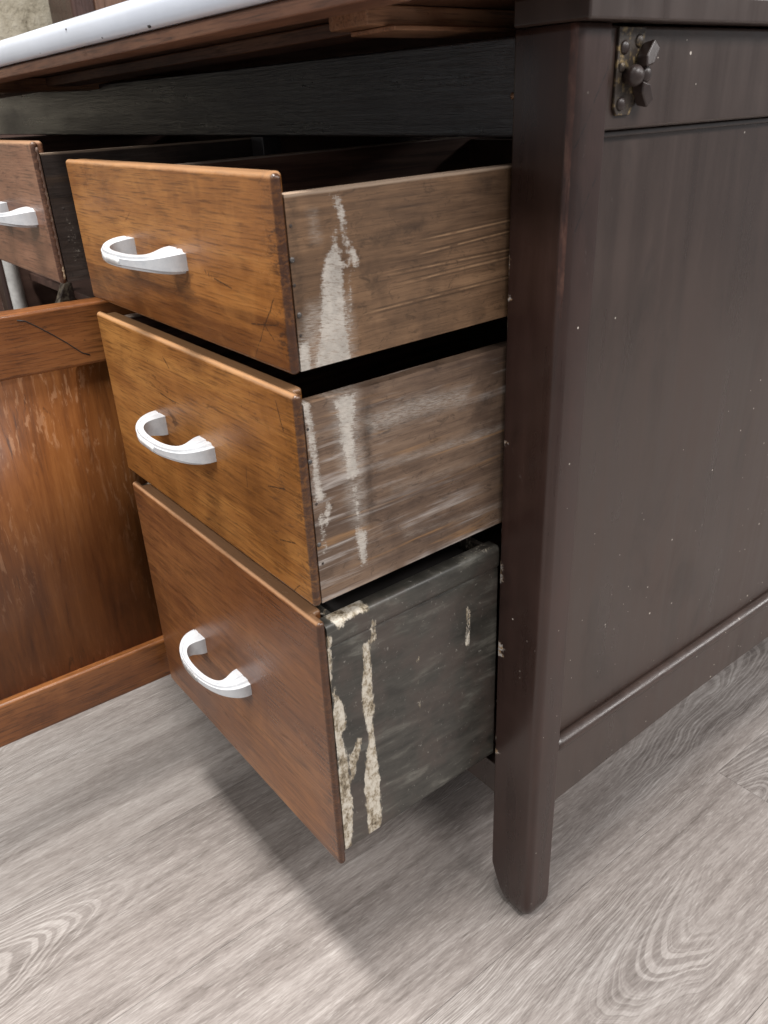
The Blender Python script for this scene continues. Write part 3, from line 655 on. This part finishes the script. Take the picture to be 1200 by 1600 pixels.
# upper left drawer
ft = varnished('drawer front reddish', 'x', 41., (.10, .042, .024), (.20, .092, .052), (.29, .145, .085), .34, .35, (-.34, .34, 0, .1165))
E0, B0, T0 = .1965, .6095, .7260
s0 = raw_side('upper left drawer side', 17., (.022, .015, .013), (.045, .031, .025), (.085, .06, .05), (.45, .40, .34), silver=.1, top=T0-B0-.0095)
d0 = drawer(E0, B0, T0, .006, 'wide reddish-brown drawer at the left edge with dark scuffed side', ft, s0, .0095, [([(-.186,.672),(-.172,.672),(-.166,.622),(-.184,.622)], -1.6)], [], [(-.180, .672, 0), (-.181, .645, 0)], xc=-.409-.34, hw=.34)
# beige worn lip on the front's end
b = NB('worn end grain'); P = b.co()
wl = b.out(b.mix(b.mr(b.noise(b.vscale(P, (200., 200., 60.)), 1., 5., .75), .54, .66, 0., 1.), (.085, .045, .030), (.46, .35, .23)), .6)
rings('worn_edge', [[(.3402-.0004*(1+math.sin(zz*900)), .0030, zz), (.3404, .0052, zz), (.3398, .0058, zz), (.3385, .0050, zz)] for zz in np.linspace(.004, .112, 40)], wl, d0)
handle(d0, -.412+.749+.34-.42-.0, .0545)

# ------------------------------------------------------------------ what shows behind the cabinet at the left edge
b = NB('cream stone wall'); P = b.co()
n1 = b.noise(P, 9., 5., .65, .6); n2 = b.noise(P, 40., 4., .7)
wall = box('wall', (-2.75, -2.60, -1.4, 3.2, 0, 2.9), b.out(b.ramp(b.ma('ADD', b.ma('MULTIPLY', n1, .6), b.ma('MULTIPLY', n2, .4)), [(.34, (.20, .17, .12)), (.45, (.48, .43, .33)), (.62, (.66, .61, .50))]), .8, b.bump(b.ma('ADD', n1, n2), .6, .01)), None, 0)
wall['kind'] = 'structure'
wd = empty('wardrobe', (-2.40, .95, 0), label='brown wooden wardrobe behind the porcelain worktop by the stone wall', cat='wardrobe')
M_wd = varnished('wardrobe wood', 'z', 52., (.10, .05, .03), (.20, .105, .065), (.28, .16, .105), .4, .3)
M_wdd = dark_paint('wardrobe dark moulding', (.060, .030, .024), .25)
box('panel', (-.15, .02, -.30, .70, .05, 1.9), M_wd, wd, .003)
box('corner_post', (-.15, .05, -.372, -.302, 0, 1.95), M_wdd, wd, .012, 4)
box('corner_post', (-.15, .05, .702, .77, 0, 1.95), M_wdd, wd, .012, 4)
box('moulding', (.021, .035, -.298, -.265, .05, 1.9), M_wd, wd, .006, 3)
ch = empty('chest', (-2.15, .15, 0), label='low dark wooden chest in the background under the left drawer', cat='chest')
box('body', (-.20, .20, -.30, .32, .06, .60), M_inner, ch, .004); box('base', (-.21, .21, -.31, .33, 0, .0595), M_inner, ch, .004)
box('lid', (-.21, .21, -.31, .33, .6005, .63), M_inner, ch, .006)
ps = empty('post', (-1.275, -.022, 0), label='thin white upright post standing in shade below the left drawer', cat='post')
rings('tube', [[(.0125*math.cos(a), .0125*math.sin(a), zz) for a in np.linspace(0, 2*math.pi, 17)[:-1]] for zz in (.02, .3, .6, .75)], plain('white enamel', (.72, .72, .70), .4), ps)
rings('foot', [[(r*math.cos(a), r*math.sin(a), zz) for a in np.linspace(0, 2*math.pi, 17)[:-1]] for r, zz in ((.020, 0), (.020, .012), (.014, .0198))], plain('white enamel foot', (.6, .6, .58), .4), ps)
